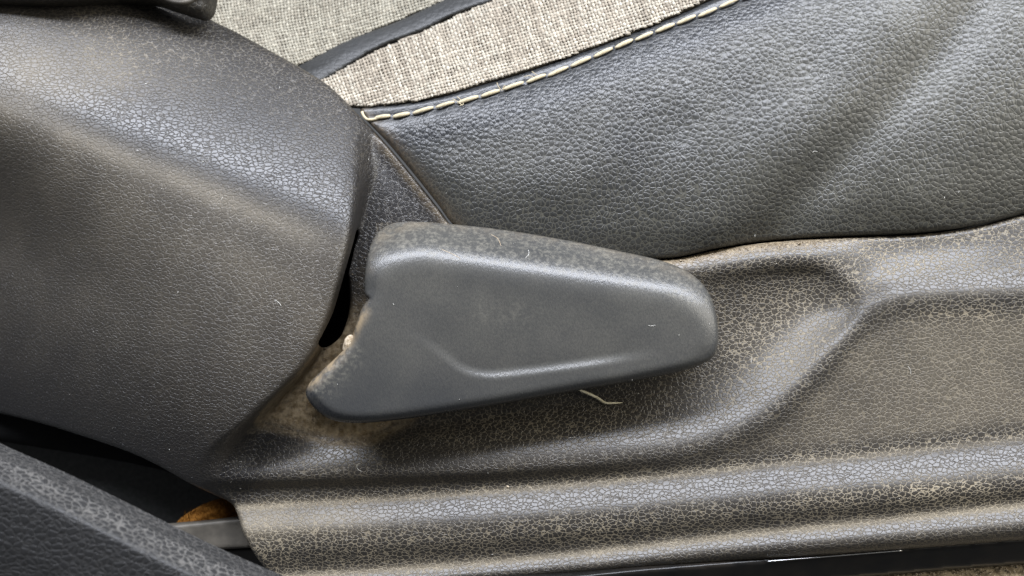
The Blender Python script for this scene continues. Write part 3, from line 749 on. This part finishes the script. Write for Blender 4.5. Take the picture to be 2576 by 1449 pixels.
# seat rail
rail = thing('seat_rail', 'dull grey metal seat rail in the gap beside the pillar trim', 'rail', P(520, 1400, -200))
out_r = np.array([(250, 1338), (370, 1327), (480, 1317), (640, 1300), (720, 1298), (720, 1380), (640, 1377), (540, 1383), (468, 1391), (455, 1382), (446, 1368), (425, 1358), (400, 1353), (330, 1352), (250, 1360)], float)
sheet('rail_top', out_r, lambda x, y: -150 + .05 * (y - 1340), M_metal, rail, cell=5, r=4, drop=26)
out_r2 = np.array([(250, 1352), (420, 1354), (450, 1376), (470, 1388), (640, 1374), (760, 1370), (760, 1470), (250, 1470)], float)
sheet('rail_side', out_r2, lambda x, y: -175 - .8 * (y - 1380), M_black, rail, cell=10, r=4, drop=30)  # black put on as the shade below the lit rail top

# orange felt behind the rail
def felt():
    o2 = spline([(440, 1325), (452, 1306), (480, 1286), (522, 1266), (560, 1258), (584, 1270), (596, 1300), (600, 1330), (520, 1338)], True)
    hf = lambda x, y: -205 + 22 * np.minimum(1, nearest(o2, x, y)[0] / 26) + 8 * fbm(x, y, 24, 2)
    f = tag(thing('felt_pad', 'fuzzy orange brown felt pad tucked behind the metal rail', 'felt pad', P(520, 1330, -230)))
    sheet('felt', o2, hf, M_felt, f, cell=5, r=10, drop=20)
    r = np.random.default_rng(3); VV = []; FF = []; b = 0
    while len(VV) < 1500:
        x, y = r.uniform(440, 602), r.uniform(1256, 1336)
        if not inside(o2, np.array([x]), np.array([y]))[0]: continue
        h = float(hf(np.array([x]), np.array([y]))[0])
        dx, dy = r.normal(0, 5), r.normal(-4, 5)
        p = P(np.array([x - .6, x + .6, x + dx]), np.array([y, y, y + dy]), np.array([h - 2, h - 2, h + r.uniform(5, 12)]))
        VV.append(p); FF.append((b, b+1, b+2)); b += 3
    o = mesh_obj('felt_fuzz', np.concatenate(VV), FF, M_felt, f); o['kind'] = 'stuff'
felt()

# sill strip under the trim, lower right
sill = thing('sill_strip', 'glossy black sill strip with a bright bead added for its edge highlight, along the bottom of the side trim', 'sill strip', P(2200, 1500, -40))
oy = lambda x: np.interp(x, [1200, 1440, 1610, 2576, 2850, 3280], [1462, 1447, 1430, 1352, 1330, 1295])
out_k = np.concatenate([np.array([(x, oy(x)) for x in np.linspace(1200, 3260, 70)]), np.array([(3260, 1358), (2850, 1396), (2576, 1419), (2400, 1432), (2210, 1449), (2000, 1466), (1700, 1490), (1200, 1520)])])
sheet('strip', out_k, lambda x, y: 40 - 1.1 * np.maximum(0, y - oy(x) - 10) * .6, M_black, sill, cell=6, r=7, drop=60)
p = np.array([(x, oy(x) + 8) for x in np.linspace(1930, 2270, 40)])
V, F = tube(P(p[:, 0], p[:, 1], 44 + 0 * p[:, 0]), 1.5 * U, 8)
mesh_obj('edge_glint', V, F, M_bright, sill)  # added bead stands in for the highlight on the strip's edge

# floor
fl = sheet('floor', spline([(-600, 900), (1288, 1380), (3200, 1380), (3200, 1900), (-600, 1900)], True, 40), lambda x, y: -520 + 0*x, M_carpet, None, cell=40, r=0, drop=20, at=P(1288, 1500, -520))
tag(fl, 'black carpeted car floor below the seat', 'floor', kind='structure')
out_sa = np.array([(1900, 1462), (2210, 1446), (2400, 1430), (2576, 1416), (2900, 1390), (3260, 1356), (3260, 1700), (1900, 1700)], float)
sa = sheet('floor_carpet', out_sa, lambda x, y: -30 + 10 * fbm(x, y, 40, 3), M_sand, None, cell=6, r=10, drop=60, at=P(2400, 1500, -40))
tag(sa, 'sandy tan carpet along the door sill', 'carpet', kind='structure')
r = np.random.default_rng(8); VV = []; FF = []; b = 0
for i in range(260):
    x = r.uniform(2150, 2620); y0 = np.interp(x, [2100, 2210, 2400, 2576, 2900], [1456, 1446, 1430, 1416, 1390]); y = y0 + abs(r.normal(8, 14))
    c = P(x, y, -24 + r.uniform(0, 6)); s = U * r.uniform(1.2, 3.6)
    bm = bmesh.new(); bmesh.ops.create_icosphere(bm, subdivisions=1, radius=s)
    V = np.array([v.co[:] for v in bm.verts]) * r.uniform(.6, 1.2, 3) + r.normal(0, s * .15, (len(bm.verts), 3)) + c
    F = [tuple(v.index + b for v in f.verts) for f in bm.faces]; bm.free()
    VV.append(V); FF += F; b += len(V)
g = mesh_obj('sand_grit', np.concatenate(VV), FF, M_dirt, None, smooth=False, at=P(2400, 1440, -24))
tag(g, 'pale sand grit scattered on the sandy carpet', 'grit', kind='stuff')

# dry straw resting on the trim below the lever
p = spline([(1456, 980), (1480, 990), (1503, 1001), (1522, 1013), (1545, 1014), (1566, 1013)], step=4)
rad = np.interp(np.linspace(0, 1, len(p)), [0, .1, .5, .85, 1], [2.4, 3.4, 3.5, 2.4, .6]) * U
V, F = tube(P(p[:, 0], p[:, 1], trimH(p[:, 0], p[:, 1]) + np.interp(p[:, 0], [1456, 1500, 1566], [26, 10, 8])), rad, 6, .6)
tag(mesh_obj('straw', V, F, M_straw, None, at=P(1510, 1000, -40)), 'thin bent pale straw lying on the trim under the recline lever', 'straw')

# crumb of dried dirt on the lever's left edge
bm = bmesh.new(); bmesh.ops.create_icosphere(bm, subdivisions=3, radius=1)
V = np.array([v.co[:] for v in bm.verts]); F = [tuple(v.index for v in f.verts) for f in bm.faces]; bm.free()
V = V * (1 + .5 * (fbm(V[:, 0] * 30 + 90, V[:, 1] * 30 + V[:, 2] * 22 + 90, 22, 2)[:, None] - .5))
cl = np.array([(v[0] * 14 + 877 + v[1] * 5, -v[1] * 23 + 864, v[2] * 14 + 98) for v in V])
tag(mesh_obj('dirt_crumb', P(cl[:, 0], cl[:, 1], cl[:, 2]), F, M_dirt, None, at=P(880, 862, 70)), 'small tan crumb of dried dirt stuck on the left edge of the recline lever', 'dirt')

# loose grit caught in the recess round the lever and in the seam under the bolster
r = np.random.default_rng(21); VV = []; FF = []; b = 0
GX = np.concatenate([r.uniform(650, 1000, 700), r.uniform(1690, 2080, 260), r.uniform(640, 1300, 120)])
GY = np.concatenate([r.uniform(640, 1115, 700), np.interp(GX[700:960], xs, l0y) + 5 + np.abs(r.normal(0, 9, 260)), np.interp(GX[960:], xs, l6y) + r.normal(2, 6, 120)])
cd = nearest(CE, GX, GY, False); keep = (np.sign(cd[3]) * cd[0] < -3) & ~inside(slot, GX, GY) & ~inside(out_lev, GX, GY) & inside(out_trim, GX, GY)
keep[:700] &= inside(recess, GX[:700], GY[:700])
for x, y in zip(GX[keep], GY[keep]):
    sz = U * np.exp(r.normal(.15, .5)); c = P(x, y, float(trimH(np.array([x]), np.array([y]))[0]) + .6)
    q = np.array([(1, 0, 0), (-1, 0, 0), (0, 1, 0), (0, -1, 0), (0, 0, 1), (0, 0, -1)], float) * r.uniform(.5, 1.2, (6, 1)) * sz
    a = r.uniform(0, 6.28); rot = np.array([[math.cos(a), -math.sin(a), 0], [math.sin(a), math.cos(a), .4], [0, -.4, 1]])
    VV.append(q @ rot + c)
    FF += [tuple(b + i for i in f) for f in ((0, 2, 4), (2, 1, 4), (1, 3, 4), (3, 0, 4), (2, 0, 5), (1, 2, 5), (3, 1, 5), (0, 3, 5))]; b += 6
g = mesh_obj('loose_grit', np.concatenate(VV), FF, M_dirt, None, smooth=False, at=P(850, 1000, -80))
tag(g, 'loose tan grit caught around the base of the recline lever', 'grit', kind='stuff')
# lint
r = np.random.default_rng(12); VV = []; FF = []; b = 0
allH = lambda x, y: np.where(inside(out_lev, x, y), leverH(x, y), np.where(inside(out_bol, x, y), bolH(x, y), trimH(x, y)))
LX = r.uniform(150, 2550, 130); LY = r.uniform(120, 1400, 130)
ok = (inside(out_trim, LX, LY) & ~inside(slot, LX, LY)) | inside(out_lev, LX, LY) | (inside(out_bol, LX, LY))
for x, y, h in zip(LX[ok], LY[ok], allH(LX[ok], LY[ok])):
    s = r.uniform(.5, 1.4); an = r.uniform(0, 6.28); ln = s * r.choice([1, 1, 1, 2.5])
    q = [(x + math.cos(an) * ln * a - math.sin(an) * s * c, y + math.sin(an) * ln * a + math.cos(an) * s * c) for a, c in ((-1, 0), (0, -.6), (1, 0), (0, .6))]
    p = np.concatenate([P(np.array([a for a, _ in q]), np.array([c for _, c in q]), h + 1.2), [P(x, y, h + 2.6)]])
    VV.append(p); FF += [(b, b+1, b+4), (b+1, b+2, b+4), (b+2, b+3, b+4), (b+3, b, b+4)]; b += 5
for hx, hy in ((1440, 1100), (1890, 905), (700, 760), (1330, 640), (2050, 380), (1640, 820), (2290, 930), (900, 1180)):
    a = r.uniform(0, 3.14); L = r.uniform(6, 12); t = np.linspace(-1, 1, 7); cv = r.uniform(-.5, .5)
    x = hx + L * t * math.cos(a) - cv * L * t * t * math.sin(a); y = hy + L * t * math.sin(a) + cv * L * t * t * math.cos(a)
    V, F = tube(P(x, y, allH(x, y) + 1.2), .38 * U, 4)
    VV.append(V); FF += [tuple(b + i for i in f)[::-1] for f in F]; b += len(V)
l = mesh_obj('lint_specks', np.concatenate(VV), [f[::-1] for f in FF], M_lint, None, smooth=False, at=P(1288, 724, 0))
tag(l, 'tiny white lint specks scattered over the seat trim', 'lint', kind='stuff')
